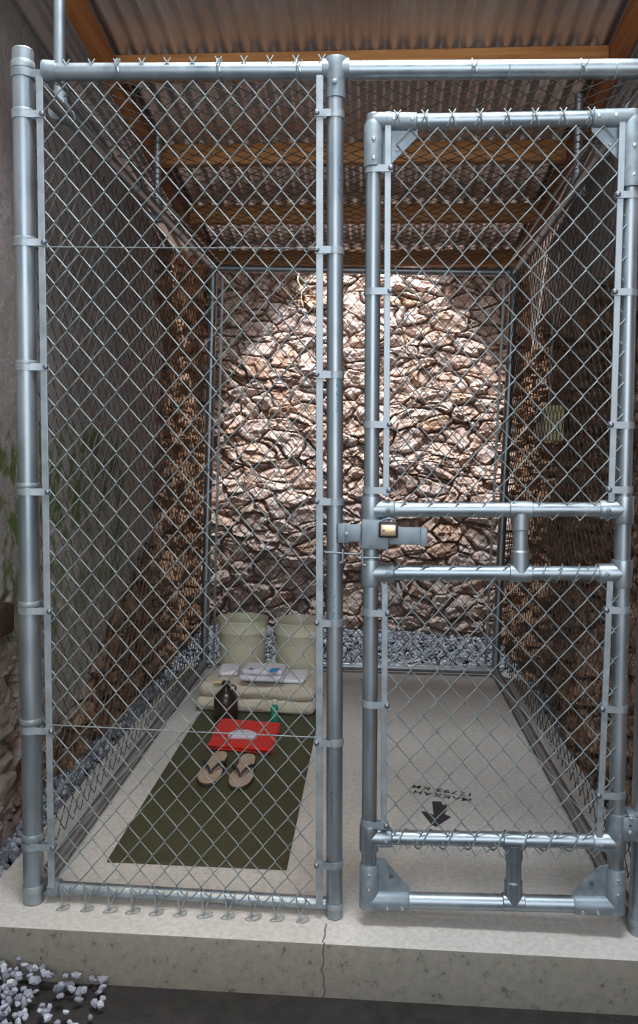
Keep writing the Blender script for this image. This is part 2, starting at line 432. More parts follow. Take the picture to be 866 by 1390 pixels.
for s, a, b in ((1, bl_b, bl_t), (-1, br_b, br_t)):
    a2 = a+Vector((s*.055, 0, .05)); b2 = b+Vector((s*.055, 0, -.04))
    bar(a2, b2, cage, .007, mt=GAL_P)
# side rails
LT0, LT1 = Vector((XL+.01, .03, H-.005)), Vector((bl_t.x, L, bl_t.z))
RT0, RT1 = Vector((XR, .03, H)), Vector((br_t.x, L, br_t.z))
stick(LT0, LT1, .021, 'side_rail', GAL_P, cage); stick(RT0, RT1, .021, 'side_rail', GAL_P, cage)
LB0, LB1 = Vector((XL+.015, .03, .032)), Vector((bl_b.x, L, .032))
RB0, RB1 = Vector((XR-.01, .03, .032)), Vector((br_b.x, L, .032))
stick(LB0, LB1, .021, 'side_rail', GAL_P, cage); stick(RB0, RB1, .021, 'side_rail', GAL_P, cage)
for a, b, s in ((LT0, LT1, 1), (RT0, RT1, -1)):
    o_ = Vector((s*.045, 0, .026)); stick(a+o_, b+o_, .0065, 'tension_bar', GAL_P, cage, 8)
    for t in (.1, .24, .38, .52, .66, .8, .94):
        c = a+(b-a)*t; ring(c, (b-a), .021, .018, 'tension_band', CAST, cage)
for c, sg in ((bl_t, 1), (br_t, -1)):
    MB().lathe([(.02,-.03), (.032,-.028), (.034,0), (.03,.028), (.015,.034)], c, (0,0,1), 20).build('post_cap', CAST, cage)
# hanging pipes that carry the side rails from the rafters
for (x, y, zt) in ((XL-.006, .24, 2.80), (XL-.004, 1.345, 2.65), (XR+.03, 1.04, 2.66)):
    zz = H
    hp = stick((x, y, zz+.015), (x, y, zt), .017, 'hanger_pipe', GAL if y < .3 else GAL_P, cage, 16)
    cl = MB(); cl.lathe([(.02,-.022), (.028,-.02), (.028,.02), (.02,.022)], (x, y, zz), (0,1,0), 18)
    cl.lathe([(.017,.0), (.024,.004), (.023,.045), (.017,.05)], (x, y, zz+.012), (0,0,1), 18)
    cl.box((x+.018, y-.03, zz-.03), (x+.026, y+.03, zz+.03), ch=.003)
    cl.build('rail_clamp', CAST, hp)
# the chain link of the five fixed sides
w1, h1 = .0690, .0832
x0 = F(57, 90, -.012)
fab = fabric_mesh((x0.x, -.013, .018), (1,0,0), (0,0,1), F(437, 100).x-x0.x+.004, H+.005-.018, w1, h1, 0, .012, .0018)
zt = F(250, 84, -.012).z
zt2 = F(250, 90, -.012).z
k = 0
while x0.x + k*w1 < F(440, 90).x:            # twisted barbs on top of the rail
    x = x0.x+k*w1
    if k: 
        for s in (-1, 1): fab.tube([(x-s*.012, -.016, zt2-.006), (x-s*.003, -.02, zt2+.004), (x+s*.003, -.018, zt+.0), (x+s*.009, -.016, zt+.011)], .0018, 5)
    k += 1
k = 0
while F(92, 1228).x + k*.0668 < F(428, 1230).x:   # knuckled loops on the slab
    x = F(92, 1228).x+k*.0668; k += 1
    jx = random.uniform(-.004,.004); sc_ = random.uniform(.85,1.1)
    fab.tube([(x+jx+.020*sc_*math.cos(a), -.032+.008*sc_*math.sin(a)+.004*math.cos(a), .004+.004*math.sin(a+1)) for a in [2*PI*i/14 for i in range(14)]], .0018, 5, closed=True)
    fab.tube([(x-.016, -.012, .055), (x-.010, -.018, .022), (x-.004, -.03, .008)], .0018, 5)
    fab.tube([(x+.013, -.012, .055), (x+.001, -.02, .022), (x-.005, -.04, .006)], .0018, 5)
fab.build('wire_mesh', WIRE, cage)
for a, b in (((56, 335), (432, 337)), ((69, 984), (431, 1001)), ((64, 655), (300, 655))):
    pa, pb = F(*a, -.018), F(*b, -.018)
    if b[0] == 300: pb = F(432, 660, -.018)
    if a[1] == 655: continue
    MB().tube([pa, (pa+pb)/2-Vector((0,0,.001)), pb], .0016, 5).build('tension_wire', WIRE, cage)
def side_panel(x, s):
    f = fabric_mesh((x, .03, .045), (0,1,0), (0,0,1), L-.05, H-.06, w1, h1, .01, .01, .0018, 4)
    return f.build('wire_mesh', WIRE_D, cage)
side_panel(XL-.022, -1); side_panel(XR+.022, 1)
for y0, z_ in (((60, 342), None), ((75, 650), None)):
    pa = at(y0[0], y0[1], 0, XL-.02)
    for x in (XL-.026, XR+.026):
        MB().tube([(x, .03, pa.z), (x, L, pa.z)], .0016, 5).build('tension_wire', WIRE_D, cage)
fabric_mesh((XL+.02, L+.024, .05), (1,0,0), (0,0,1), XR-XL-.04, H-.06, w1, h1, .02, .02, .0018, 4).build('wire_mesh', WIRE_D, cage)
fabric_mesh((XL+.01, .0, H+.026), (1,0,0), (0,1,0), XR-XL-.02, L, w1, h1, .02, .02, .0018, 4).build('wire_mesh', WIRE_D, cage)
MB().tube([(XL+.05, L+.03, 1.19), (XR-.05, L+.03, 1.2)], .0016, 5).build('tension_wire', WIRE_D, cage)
# wire ties on the front top rail
for px in (161, 297, 404, 640, 787):
    q = F(px, 95); tw = MB()
    tw.tube([(q.x+.001*math.cos(a), 0+.0265*math.cos(a), q.z+.0265*math.sin(a)) for a in [2*PI*i/16 for i in range(16)]], .0017, 5, closed=True)
    tw.tube([(q.x, -.026, q.z), (q.x+.006, -.032, q.z-.004), (q.x+.016, -.034, q.z+.012)], .0017, 5)
    tw.tube([(q.x, -.026, q.z), (q.x+.008, -.03, q.z-.01), (q.x-.004+.014, -.034, q.z-.02)], .0017, 5)
    tw.build('wire_tie', WIRE, cage)
# hook of bent rod round the gate post
hk = MB(); c_ = F(455, 748)
hk.tube([(c_.x-.03, .0, c_.z), (c_.x-.025, -.027, c_.z), (c_.x+.0, -.03, c_.z), (c_.x+.03, -.03, c_.z-.002), (c_.x+.06, -.03, c_.z-.003)], .0028, 8)
hk.tube([(c_.x+.022, -.034, c_.z+.01), (c_.x+.022, -.034, c_.z-.024), (c_.x+.014, -.034, c_.z-.027)], .003, 8)
hk.build('bent_rod_hook', BAND, cage)

# ------------------------------------------------------------------ the gate
GY = -.02
gate = thing('chain_link_gate', 'narrow galvanised pipe gate with two chain link panels, right of the cage front', 'gate', (G(834, 1232).x, GY, .03))
gl_b, gl_t = G(500.5, 1226), G(507.5, 157)
gr_b, gr_t = G(834, 1236), G(858, 152)
RG = .0205
stick(gl_b, gl_t, RG, 'stile', GAL, gate, 24, cap=True)
stick(gr_b, gr_t, RG, 'stile', GAL, gate, 24, cap=True)
gtl, gtr = G(520, 166), G(846, 160.5)
stick(gtl, gtr, RG, 'gate_rail', GAL, gate, 24)
rails = {'a': (691.5, 692.5), 'b': (777.5, 779.5), 'c': (1137, 1143), 'd': (1220, 1227)}
RGm = .0195
for k_, (ya, yb) in rails.items():
    a, b = on(gl_b, gl_t, ya), on(gr_b, gr_t, yb)
    stick(a, b, RG+.001 if k_ == 'd' else RGm, 'gate_rail', GAL, gate, 24)
    for e, d in ((a, (b-a)), (b, (a-b))):      # fitted tee collars
        d = d.normalized()
        cm = MB(); cm.lathe([(.0255,-.036), (.0265,-.033), (.0265,.033), (.0255,.036)] if k_ != 'd' else [(.0225,-.02), (.0265,-.018), (.0265,.1), (.0255,.102)], e, (0,0,1), 24)
        cm.lathe([(.0215,0), (.0262,.004), (.026,.058 if k_ != 'd' else .105), (.0235,.063 if k_ != 'd' else .11)], e, d, 24)
        o = cm.build('tee_collar' if k_ != 'd' else 'elbow_sleeve', CAST if k_ == 'd' else GAL, gate)
        if k_ != 'd':
            MB().lathe([(.0065,0), (.0062,.003), (.001,.005)], e+d*.045+Vector((0,-.0255,0)), (0,-1,0), 12).build('rivet', CAST, o)
        else:
            for tt in (.05, .09): 
                MB().lathe([(.0045,0), (.004,.003), (.001,.004)], e+d*tt*1.0+Vector((0,-.0255,-.008)), (0,-1,0), 12).build('rivet', RIVET, o)
                MB().lathe([(.0045,0), (.004,.003), (.001,.004)], e+Vector((0,-.0255,tt-.01)), (0,-1,0), 12).build('rivet', RIVET, o)
# gussets
def gusset(pts, d=.004, hole=None):
    P = [G(*p, GY-.004) for p in pts]
    mb = MB().prism(P, (0, d, 0)); o = mb.build('gusset', CAST, gate, smooth=False, bevel=.001)
    q = G(*hole, GY-.005); MB().lathe([(.0065,0), (.0068,.0015), (.003,.0018), (.003,.0005)], q, (0,-1,0), 14).build('bolt', BOLT, o)
gusset([(515,170), (567,172), (567,186), (528,226), (515,228)], hole=(539.5, 201))
gusset([(850,166), (803,168), (803,178), (838,216), (850,220)], hole=(829, 194))
gusset([(504,1164), (521,1166), (556,1206), (556,1216), (504,1218)], hole=(531, 1189))
gusset([(832,1172), (814,1175), (776,1212), (776,1222), (832,1226)], hole=(803, 1199))
# sleeves of the upper elbows
for (e, dn, dx) in ((on(gl_b, gl_t, 166), on(gl_b, gl_t, 228), G(566, 166)), (on(gr_b, gr_t, 161), on(gr_b, gr_t, 256), G(803, 162))):
    cm = MB(); d1 = dn-e; d2 = dx-e
    cm.lathe([(.0215,.0), (.0262,.012), (.0262,d1.length-.003), (.024,d1.length)], e, d1, 24)
    cm.lathe([(.0215,.0), (.0245,.012), (.0245,d2.length-.003), (.022,d2.length)], e, d2, 24)
    o = cm.build('elbow_sleeve', CAST, gate)
    for t in (.45, .88): MB().lathe([(.005,0), (.0045,.003), (.001,.0045)], e+d1*t*.95+Vector((0,-.026,0)), (0,-1,0), 12).build('rivet', RIVET, o)
    for t in (.45, .88): MB().lathe([(.005,0), (.0045,.003), (.001,.0045)], e+d2*t+Vector((0,-.0243,.0)), (0,-1,0), 12).build('rivet', RIVET, o)
# short uprights
for (xa, ya, xb, yb) in ((706.5, 692, 706, 778), (697.5, 1141, 696.5, 1224)):
    a, b = G(xa, ya), G(xb, yb)
    cm = MB(); d = b-a; Lq = d.length
    cm.lathe([(RG,0), (RG,Lq)], a, d, 24)
    cm.lathe([(.0235,.01), (.0235,.052), (.021,.055)], a, d, 24); cm.lathe([(.021,Lq-.062), (.0242,Lq-.058), (.0242,Lq-.004)], a, d, 24)
    for e in (a, b): cm.lathe([(.021,-.03), (.0235,-.028), (.0235,.028), (.021,.03)], e, (1,0,0), 24)
    cm.build('short_upright', GAL, gate)
# tension bars and bands of the gate
bars = [(G(527, 152, GY-.016), G(524, 673, GY-.016), 'l', (232, 397, 577, 665)), (G(845.5, 150, GY-.016), G(829.5, 682, GY-.016), 'r', (267, 399, 578.5, 663.5)),
        (G(522.5, 793, GY-.016), G(520.5, 1126, GY-.016), 'l', (830, 955, 1115)), (G(828, 789, GY-.016), G(813.5, 1136, GY-.016), 'r', (826, 961, 1077))]
for a, b, s, ys in bars:
    bar(b, a, gate, .0082)
    for py in ys:
        P = on(gl_b, gl_t, py) if s == 'l' else on(gr_b, gr_t, py)
        tension_band(P, RG, on(b, a, py), gate, hgt=.018)
# gate fabric
w2, h2 = .0705, .0815
def gate_panel(pxl, pxr, pyt, pyb, phase):
    a = G(pxl, pyb, GY-.012); b = G(pxr, pyb, GY-.012); t = G((pxl+pxr)/2, pyt, GY-.012)
    f = fabric_mesh((a.x, GY-.014, a.z), (1,0,0), (0,0,1), b.x-a.x+.02, t.z-a.z, w2, h2, phase, h2*.0, .0018)
    return f, a, b, t
f1, a, b, t = gate_panel(526, 845, 156, 704, 0)
ph = G(543.5, 156, GY-.014).x-a.x
f1, a, b, t = gate_panel(522, 845, 158, 702, ph % w2)
z0 = t.z-.002
for k in range(8):
    x = a.x+ph+k*w2
    for s in (-1, 1): f1.tube([(x-s*.011, GY-.018, z0-.022), (x-s*.003, GY-.026, z0-.004), (x+s*.003, GY-.026, z0+.008), (x+s*.009, GY-.022, z0+.018)], .0018, 5)
f1.build('wire_mesh', WIRE, gate)
f2, a, b, t = gate_panel(518, 829, 772, 1150, 0)
for k in range(8):
    x = a.x+.035+k*w2
    f2.tube([(x-.016, GY-.02, a.z+.03), (x+.004, GY-.028, a.z-.006), (x+.02, GY-.022, a.z+.012)], .0018, 5)
f2.build('wire_mesh', WIRE, gate)
# wire spiralled round the rails that carry the fabric
def spiral(pa, pb, turns, name='lacing_wire'):
    d = (pb-pa); n = turns*14; pts = []
    for i in range(n+1):
        a = 2*PI*turns*i/n; pts.append(pa+d*(i/n)+Vector((0, -.0245*math.cos(a), .0245*math.sin(a))))
    MB().tube(pts, .0018, 5, nrm=Vector((1,0,0))).build(name, WIRE, gate)
spiral(G(735, 778), G(826, 779), 4); spiral(G(540, 1138), G(812, 1142), 8)
spiral(G(540, 1139), G(812, 1143), 8)
for px in (543, 580, 653, 723, 799):
    q = on(gtl, gtr, 163) if False else gtl+(gtr-gtl)*((px-520)/326)
    MB().tube([(q.x+.002*math.sin(a), GY+.0228*math.cos(a), q.z+.0228*math.sin(a)) for a in [2*PI*i/16 for i in range(16)]], .0018, 5, closed=True).build('wire_tie', WIRE, gate)
# slide latch
def gbox(x0, y0, x1, y1, ya, yb, name, mt, par, ch=.002):
    a, b = G(x0, y1, ya), G(x1, y0, ya)
    return MB().box((a.x, ya, a.z), (b.x, yb, b.z), ch=ch).build(name, mt, par)
lb = gbox(490.5, 706.5, 528, 745.5, -.055, -.024, 'latch_box', CAST, gate, .003)
gbox(468, 712, 490.6, 735.5, -.040, -.034, 'latch_plate', CAST, gate)
gbox(458, 711, 475, 737, -.036, -.022, 'strike_bracket', CAST, cage, .002)
MB().lathe([(.0055,0), (.0058,.002), (.003,.003)], G(470, 724.5, -.0405), (0,-1,0), 14).build('bolt', BAND, lb)
lbar = gbox(527.8, 716, 574, 739, -.046, -.038, 'latch_bar', CAST, gate)
gbox(570, 717, 580.5, 742, -.050, -.036, 'bar_end', CAST, lbar, .003)
a_ = G(528, 745, -.05); 
hk2 = MB(); c_ = G(493, 757, GY-.03)
hk2.tube([(c_.x-.012, GY-.03, c_.z), (c_.x+.045, GY-.03, c_.z+.001), (c_.x+.048, GY, c_.z)], .0026, 8)
hk2.tube([(c_.x-.002, GY-.032, c_.z+.022), (c_.x-.002, GY-.032, c_.z-.018), (c_.x+.008, GY-.032, c_.z-.02)], .003, 8)
hk2.build('bent_rod_hook', BAND, gate)
# big bottom hinge strap
h1_, h2_ = on(gr_b, gr_t, 1103), on(gr_b, gr_t, 1136)
hs = MB(); hs.lathe([(.021,0), (.0265,.001), (.0265,(h1_-h2_).length-.001), (.021,(h1_-h2_).length)], h2_, h1_-h2_, 24)
hs.box((h2_.x+.01, GY-.026, h2_.z+.002), (XR-.02, GY-.02, h1_.z-.002), ch=.002)
hs.box((h2_.x+.01, GY+.020, h2_.z+.002), (XR-.02, GY+.026, h1_.z-.002), ch=.002)
ho = hs.build('hinge_strap', CAST, gate)
hc = MB().box((XR-.05, GY-.022, h2_.z), (XR-.03, GY+.03, h1_.z+.006), ch=.003).box((h2_.x+.028, GY-.02, h1_.z-.001), (XR-.02, GY+.02, h1_.z+.003)).build('hinge_block', BAND, ho)
for (px, py) in ((857, 1111), (855, 1130)):
    MB().lathe([(.0065,0), (.006,.004), (.001,.006)], G(px, py, GY-.027), (0,-1,0), 12).build('bolt', BAND, ho)
MB().lathe([(.003,0), (.003,.001)], G(855.5, 1121, GY-.0265), (0,-1,0), 10).build('bolt_hole', BLACK, ho)
# upper hinge out at the frame edge
h3, h4 = on(gr_b, gr_t, 232), on(gr_b, gr_t, 256)
hs = MB().lathe([(.022,0), (.0285,.001), (.0285,(h3-h4).length), (.022,(h3-h4).length+.001)], h4, h3-h4, 24).box((h4.x+.01, GY-.028, h4.z), (XR-.02, GY-.022, h3.z), ch=.002)
hs.build('hinge_strap', CAST, gate)

# padlock
pc = G(528, 719, -.062)
padlock = thing('padlock', 'small brass padlock in a black rubber rim on the gate latch box', 'padlock', (pc.x, -.06, pc.z))
gbox(514, 709, 540.5, 730, -.072, -.055, 'rubber_case', BLACK, padlock, .004)
gbox(516.5, 712.5, 537.5, 727.5, -.0775, -.071, 'lock_body', BRASS, padlock, .002)
MB().lathe([(.0035,0), (.0035,.001)], G(527.5, 719.5, -.0776), (0,-1,0), 12).build('keyhole', mat('bright_brass', (.85,.6,.1), .3, .9), padlock)
MB().lathe([(.0022,0), (.0022,.001)], G(521, 720, -.0776), (0,-1,0), 12).build('drain_hole', BLACK, padlock)
s_ = G(519, 709, -.06); s2 = G(536, 709, -.06)
MB().tube([s_+Vector((0,0,-.006)), s_+Vector((0,.002,.006)), (s_+s2)/2+Vector((0,.004,.010)), s2+Vector((0,.002,.006)), s2+Vector((0,0,-.006))], .0028, 8).build('shackle', CAST, padlock)

# ------------------------------------------------------------------ slab, ground
slab = MB().box((-1.10, -.125, -.25), (.86, 2.50, 0), ch=.006).build('floor', CONC); tag(slab, kind='structure')
gm = MB(); gm.add([(-3,-2.6,-.145), (3,-2.6,-.145), (3,4.2,-.145), (-3,4.2,-.145)], [(0,1,2,3)])
tag(gm.build('floor_ground', DIRT, smooth=False), kind='structure')
# gravel
gv = MB(); tones = []
ico = bmesh.new(); bmesh.ops.create_icosphere(ico, subdivisions=1, radius=1); ico.verts.index_update()
IV = [v.co.copy() for v in ico.verts]; IF = [[v.index for v in f.verts] for f in ico.faces]; ico.free()
def pebble(x, y, z, s):
    q = Matrix.Rotation(random.uniform(0, 6.28), 3, Vector((random.random(), random.random(), random.random()+.01)).normalized())
    sc = Vector((s*random.uniform(.8,1.35), s*random.uniform(.7,1.1), s*random.uniform(.5,.85)))
    gv.add([Vector((x,y,z)) + q @ Vector((v.x*sc.x, v.y*sc.y, v.z*sc.z))*random.uniform(.82,1.18) for v in IV], IF)
    tones.extend([min(1, max(0, random.gauss(.5,.26)))]*len(IV))
def patch(x0, x1, y0, y1, z, s, n, slope=None):
    for i in range(n):
        x, y = random.uniform(x0, x1), random.uniform(y0, y1)
        dz = slope(x, y) if slope else 0
        if dz is None: continue
        pebble(x, y, z+dz+random.uniform(-.008,.008), s*random.uniform(.7,1.25))
patch(-1.27, 1.0, 2.52, 3.86, -.095, .015, 8200, lambda x, y: .045*max(0, (y-2.9))/.9)
patch(-1.33, -1.105, -.9, 2.55, -.10, .014, 2600)
patch(.865, 1.02, -.2, 2.55, -.06, .014, 900)
patch(-1.3, -.62, -.75, -.13, -.080, .0115, 1700, lambda x, y: None if random.random() < max(0, (x+.95)/.3) else -.05*max(0, (x+1.0)/.35))
go = gv.build('gravel', GRAV, smooth=False, attrs=1)
at_ = go.data.attributes.new('tone', 'FLOAT', 'POINT'); at_.data.foreach_set('value', tones)
tag(go, 'loose blue grey crushed gravel around and behind the concrete slab', 'gravel', kind='stuff')

# ------------------------------------------------------------------ rubble walls
def wall(name, O, U, V, nu, nv, W, Hh, Nn, relief, cellsz, mt, plaster, bulge, seed, squash=1.7):
    O, U, V, Nn = Vector(O), Vector(U), Vector(V), Vector(Nn)
    vs = []; cols = []
    for j in range(nv+1):
        for i in range(nu+1):
            u, v = W*i/nu, Hh*j/nv
            p = Vector((u, v*squash, seed))
            wp = p + Vector((fbm(p*2.3, 2), fbm(p*2.3+Vector((7,3,1)), 2), 0))*.13 + Vector((fbm(p*11, 2), fbm(p*11+Vector((7,3,1)), 2), 0))*.016
            q = wp/cellsz
            dist, pts = noise.voronoi(q)
            edge = dist[1]-dist[0]
            cid = pts[0]
            h1_ = (math.sin(cid.x*12.9898+cid.y*78.233+cid.z*37.7)*43758.5453) % 1.0
            h2_ = (math.sin(cid.x*39.3+cid.y*11.1+cid.z*17.7)*24634.6345) % 1.0
            h3_ = (math.sin(cid.x*9.3+cid.y*51.1+cid.z*7.7)*14634.6345) % 1.0
            d2, pt2 = noise.voronoi(wp/(cellsz*.36)+Vector((3,1,8)))
            face = (pt2[0].x*7.31 + pt2[0].y*3.77) % 1.0
            flat = min(1, edge/.16)
            tilt = ((q.x-cid.x)*(h2_-.5) + (q.y-cid.y)*(h3_-.5))*2.2 + (((wp/(cellsz*.36)).x+3-pt2[0].x)*(face-.5) + ((wp/(cellsz*.36)).y+1-pt2[0].y)*(h3_-.5))*.9
            face = (pt2[0].x*7.31 + pt2[0].y*3.77) % 1.0
            dd = relief*(flat**.6*(.45+.75*h1_) + tilt*.55*flat) + relief*(.8*(face-.5) + .35*((q.x*7.3+q.y*3.1+face*9) % 1.0 - .5)*0)*min(1, (d2[1]-d2[0])/.12) + relief*.22*fbm(p*8, 4) - relief*.34*(1-min(1, edge/.09)) + relief*.9*fbm(p*1.3, 2)
            P = O+U*u+V*v
            pl = plaster(P) if plaster else 0.0
            smooth_d = relief*1.0 + .006*fbm(P*3, 4) + .002*fbm(P*20, 2)
            dd = dd*(1-pl)+smooth_d*pl
            dd += bulge(P)*(1-pl*.7) if bulge else 0
            vs.append(P+Nn*dd); cols.append((h1_, 1-min(1, edge/.10), pl, 1))
    fs = [(j*(nu+1)+i, j*(nu+1)+i+1, (j+1)*(nu+1)+i+1, (j+1)*(nu+1)+i) for j in range(nv) for i in range(nu)]
    if U.cross(V).dot(Nn) < 0: fs = [f[::-1] for f in fs]
    mb = MB(); mb.v = [tuple(v) for v in vs]; mb.f = fs
    o = mb.build(name, mt, attrs=1, smooth=True, ang=28)
    a = o.data.color_attributes.new('cell', 'FLOAT_COLOR', 'POINT')
    a.data.foreach_set('color', [c for q in cols for c in q])
    return tag(o, kind='structure')
def sstep(a, b, x):
    t = max(0, min(1, (x-a)/(b-a))); return t*t*(3-2*t)
# rear wall: its foot steps forward towards the right
wall('wall_back', (-1.5, 3.92, -.2), (1,0,0), (0,0,1), 480, 580, 2.75, 3.6, (0,-1,0), .052, .19, ROCK, None,
     lambda P: .14*sstep(.6, -.1, P.z)*sstep(-.6, .9, P.x)+.13*sstep(2.4, 0, P.z), 3.3)
def plL(P):
    n = fbm(P*2.1, 4)*.22
    a = sstep(2.62, 2.56, P.y + n + .25*sstep(1.5, .2, P.z)*0)      # plaster stops short of the corner
    b = sstep(.68, .74, P.z + n*.5) if P.y < .62 + n*.5 else sstep(.1, .2, P.z - max(0, (P.y-1.25))*.55 + n*.7)
    return max(a*b, .72*sstep(.75, .5, P.y + n*.4))
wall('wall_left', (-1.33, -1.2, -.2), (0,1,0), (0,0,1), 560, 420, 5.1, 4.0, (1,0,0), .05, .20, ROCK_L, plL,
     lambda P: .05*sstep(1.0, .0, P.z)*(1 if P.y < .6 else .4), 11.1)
def plR(P):
    n = fbm(P*2.3+Vector((5,5,5)), 4)*.22
    return sstep(0, .05, P.z - (1.98+.1*math.sin(P.y*5)) + n) * sstep(3.4, 3.3, P.y+n*.5)
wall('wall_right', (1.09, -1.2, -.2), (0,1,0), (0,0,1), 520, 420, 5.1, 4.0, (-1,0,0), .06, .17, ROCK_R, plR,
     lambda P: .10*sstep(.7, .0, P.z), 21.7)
# thing showing in the broken plaster at the left edge
c_ = at(5, 838, 0, -1.26)
o = MB().box((-1.34, c_.y-.10, c_.z-.052), (-1.225, c_.y+.015, c_.z+.052), ch=.012)
tag(o.build('iron_stub', RUST), 'dark rusty iron stub sticking out of the left wall beside the corner post', 'metal fitting')

# ------------------------------------------------------------------ roof
Z0, SL = 2.806, -.155
def zr(y): return Z0+SL*y
BH = .095
roof = MB(); per = .068; amp = .011
xs = [-1.34+i*per/10 for i in range(int(2.41/(per/10)))]
ys = [.12+(2.84-.12)*j/24 for j in range(25)]
vs = [(x, y, zr(y)+BH+.002+amp+amp*math.sin(2*PI*x/per)) for y in ys for x in xs]
n = len(xs); fs = [(j*n+i, j*n+i+1, (j+1)*n+i+1, (j+1)*n+i) for j in range(24) for i in range(n-1)]
roof.v = vs; roof.f = fs
ro = roof.build('ceiling', CORR, attrs=1); ro.modifiers.new('s', 'SOLIDIFY').thickness = .0015; tag(ro, kind='structure')
labels = ['orange timber cross beam under the tin roof just above the front top rail', 'orange timber cross beam under the tin roof, second from the front',
          'brown timber cross beam under the tin roof, third from the front', 'dark timber cross beam under the tin roof nearest the rubble wall']
for (y, lb_) in zip((.88, 1.52, 2.135, 2.74), labels):
    b_ = MB(); M = Matrix.Translation((0, y, zr(y)+BH/2)) @ Matrix.Rotation(math.atan(SL), 4, 'X')
    b_.box((-.997, -.019, -BH/2), (.827, .019, BH/2), M, .003)
    tag(b_.build('wooden_beam', WOOD), lb_, 'beam', 'timber cross beams under the roof')
for x, lb_ in ((-1.02, 'reddish timber rafter sloping along the left wall'), (.85, 'reddish timber rafter sloping along the right wall')):
    b_ = MB(); M = Matrix.Translation((x, 1.42, zr(1.42)+.044)) @ Matrix.Rotation(math.atan(SL), 4, 'X')
    b_.box((-.02, -1.35, -.05), (.02, 1.45, .05), M, .003)
    tag(b_.build('wooden_rafter', WOOD2), lb_, 'beam')
# unseen slabs added above the rear corners to shape the light on wall_back
for k_, pts in enumerate((((-1.55,2.86), (-.84,2.86), (-.88,3.1), (-.93,3.27), (-.81,3.40), (-.70,3.58), (-.545,3.74), (-.40,3.9), (-.40,4.3), (-1.55,4.3)), ((1.3,2.86), (.72,2.86), (.78,3.1), (.81,3.27), (.73,3.40), (.63,3.58), (.455,3.74), (.3,3.9), (.3,4.3), (1.3,4.3)))):
    o = MB().prism([(x, y, 2.62) for x, y in (pts if k_ == 0 else pts[::-1])], (0,0,.26)).build('light_blocker', ROCK_R, smooth=False); tag(o, kind='structure')

# wall box on the right wall
c_ = at(738, 573, 0, .90)
wb = thing('switch_box', 'small grey and cream metal switch box on the right stone wall', 'electrical box', (.93, c_.y, c_.z))
MB().box((.885, c_.y-.10, c_.z-.10), (.985, c_.y+.10, c_.z+.085), ch=.004).build('box_body', BOXC, wb)
MB().box((.878, c_.y-.092, c_.z-.092), (.886, c_.y+.095, c_.z+.078), ch=.002).build('box_door', BOXG, wb)
MB().box((.874, c_.y-.05, c_.z-.0), (.880, c_.y+.06, c_.z+.062), ch=.002).build('dark_window', BLACK, wb)
MB().tube([(.93, c_.y, c_.z+.08), (.935, c_.y, c_.z+.5), (.96, c_.y+.01, c_.z+.9)], .009, 10).build('conduit', BOXG, wb)

# root hanging on the rear wall
r0 = at(404, 384, 1, 3.7)
tag(MB().tube([r0+Vector((.0,.08,.10)), r0+Vector((0,0,.02)), r0+Vector((.03,0,-.05)), r0+Vector((.028,-.01,-.12)), r0+Vector((.045,-.01,-.18))], .006, 7, rs=[.006,.006,.005,.005,.003]).tube([r0+Vector((-.03,.02,-.13)), r0+Vector((.01,0,-.125)), r0+Vector((.06,-.01,-.14)), r0+Vector((.09,0,-.17))], .005, 7)
    .build('dry_root', ROOT), 'thin pale dry root hanging high on the left of the rubble wall', 'root')

# ------------------------------------------------------------------ floor marking
ink = thing('floor_marking', 'black painted arrow and lettering on the bare floor inside the gate', 'floor marking', (FL(600, 1090).x, FL(600, 1090).y, .0005))
ar = [(586.5,1087), (599,1087.5), (607,1092), (611,1088), (605.5,1103), (612,1109), (600,1115.5), (590,1123), (585,1119), (571,1100.5), (577.5,1101.5), (588.5,1107)]
ar = [(586.5,1087.5), (599,1088), (601,1093), (611,1090.5), (603.5,1105), (612.5,1109), (592,1122.5), (585.5,1119.5), (571.5,1101), (577.5,1101.5), (588.5,1106)]
A = [FL(*p, .001) for p in ar]; o = MB(); o.add(A, [tuple(range(len(A)))]); o.build('arrow', PAINT, ink, smooth=False)
def text(body, pa, pb, name, asp):
    """lettering whose baseline runs pb -> pa on the floor (read from inside the cell)"""
    a, b = FL(*pa, .0012), FL(*pb, .0012)
    cu = bpy.data.curves.new(name, 'FONT'); cu.body = body; cu.size = 1; cu.align_x = 'LEFT'; cu.offset = .022; cu.space_character = 1.15
    t = bpy.data.objects.new(name+'_c', cu); col.objects.link(t)
    dg = bpy.context.evaluated_depsgraph_get(); dg.update(); me = bpy.data.meshes.new_from_object(t.evaluated_get(dg))
    bpy.data.objects.remove(t); w = max(v.co.x for v in me.vertices)
    d = (a-b); L_ = d.length; ang = math.atan2(d.y, d.x)
    for v in me.vertices: 
        v.co = Vector((b.x, b.y, .0012)) + Matrix.Rotation(ang, 3, 'Z') @ Vector((v.co.x/w*L_, v.co.y*asp, 0))
    me.materials.clear(); me.materials.append(PAINT)
    o = bpy.data.objects.new(name, me); col.objects.link(o); o.parent = ink; o.matrix_parent_inverse = parent_inv(ink)
text('MAKKAH', (563, 1072.5), (641, 1084.5), 'lettering', .042)
text('12793 KM', (560, 1065), (643, 1077.5), 'lettering', .042)

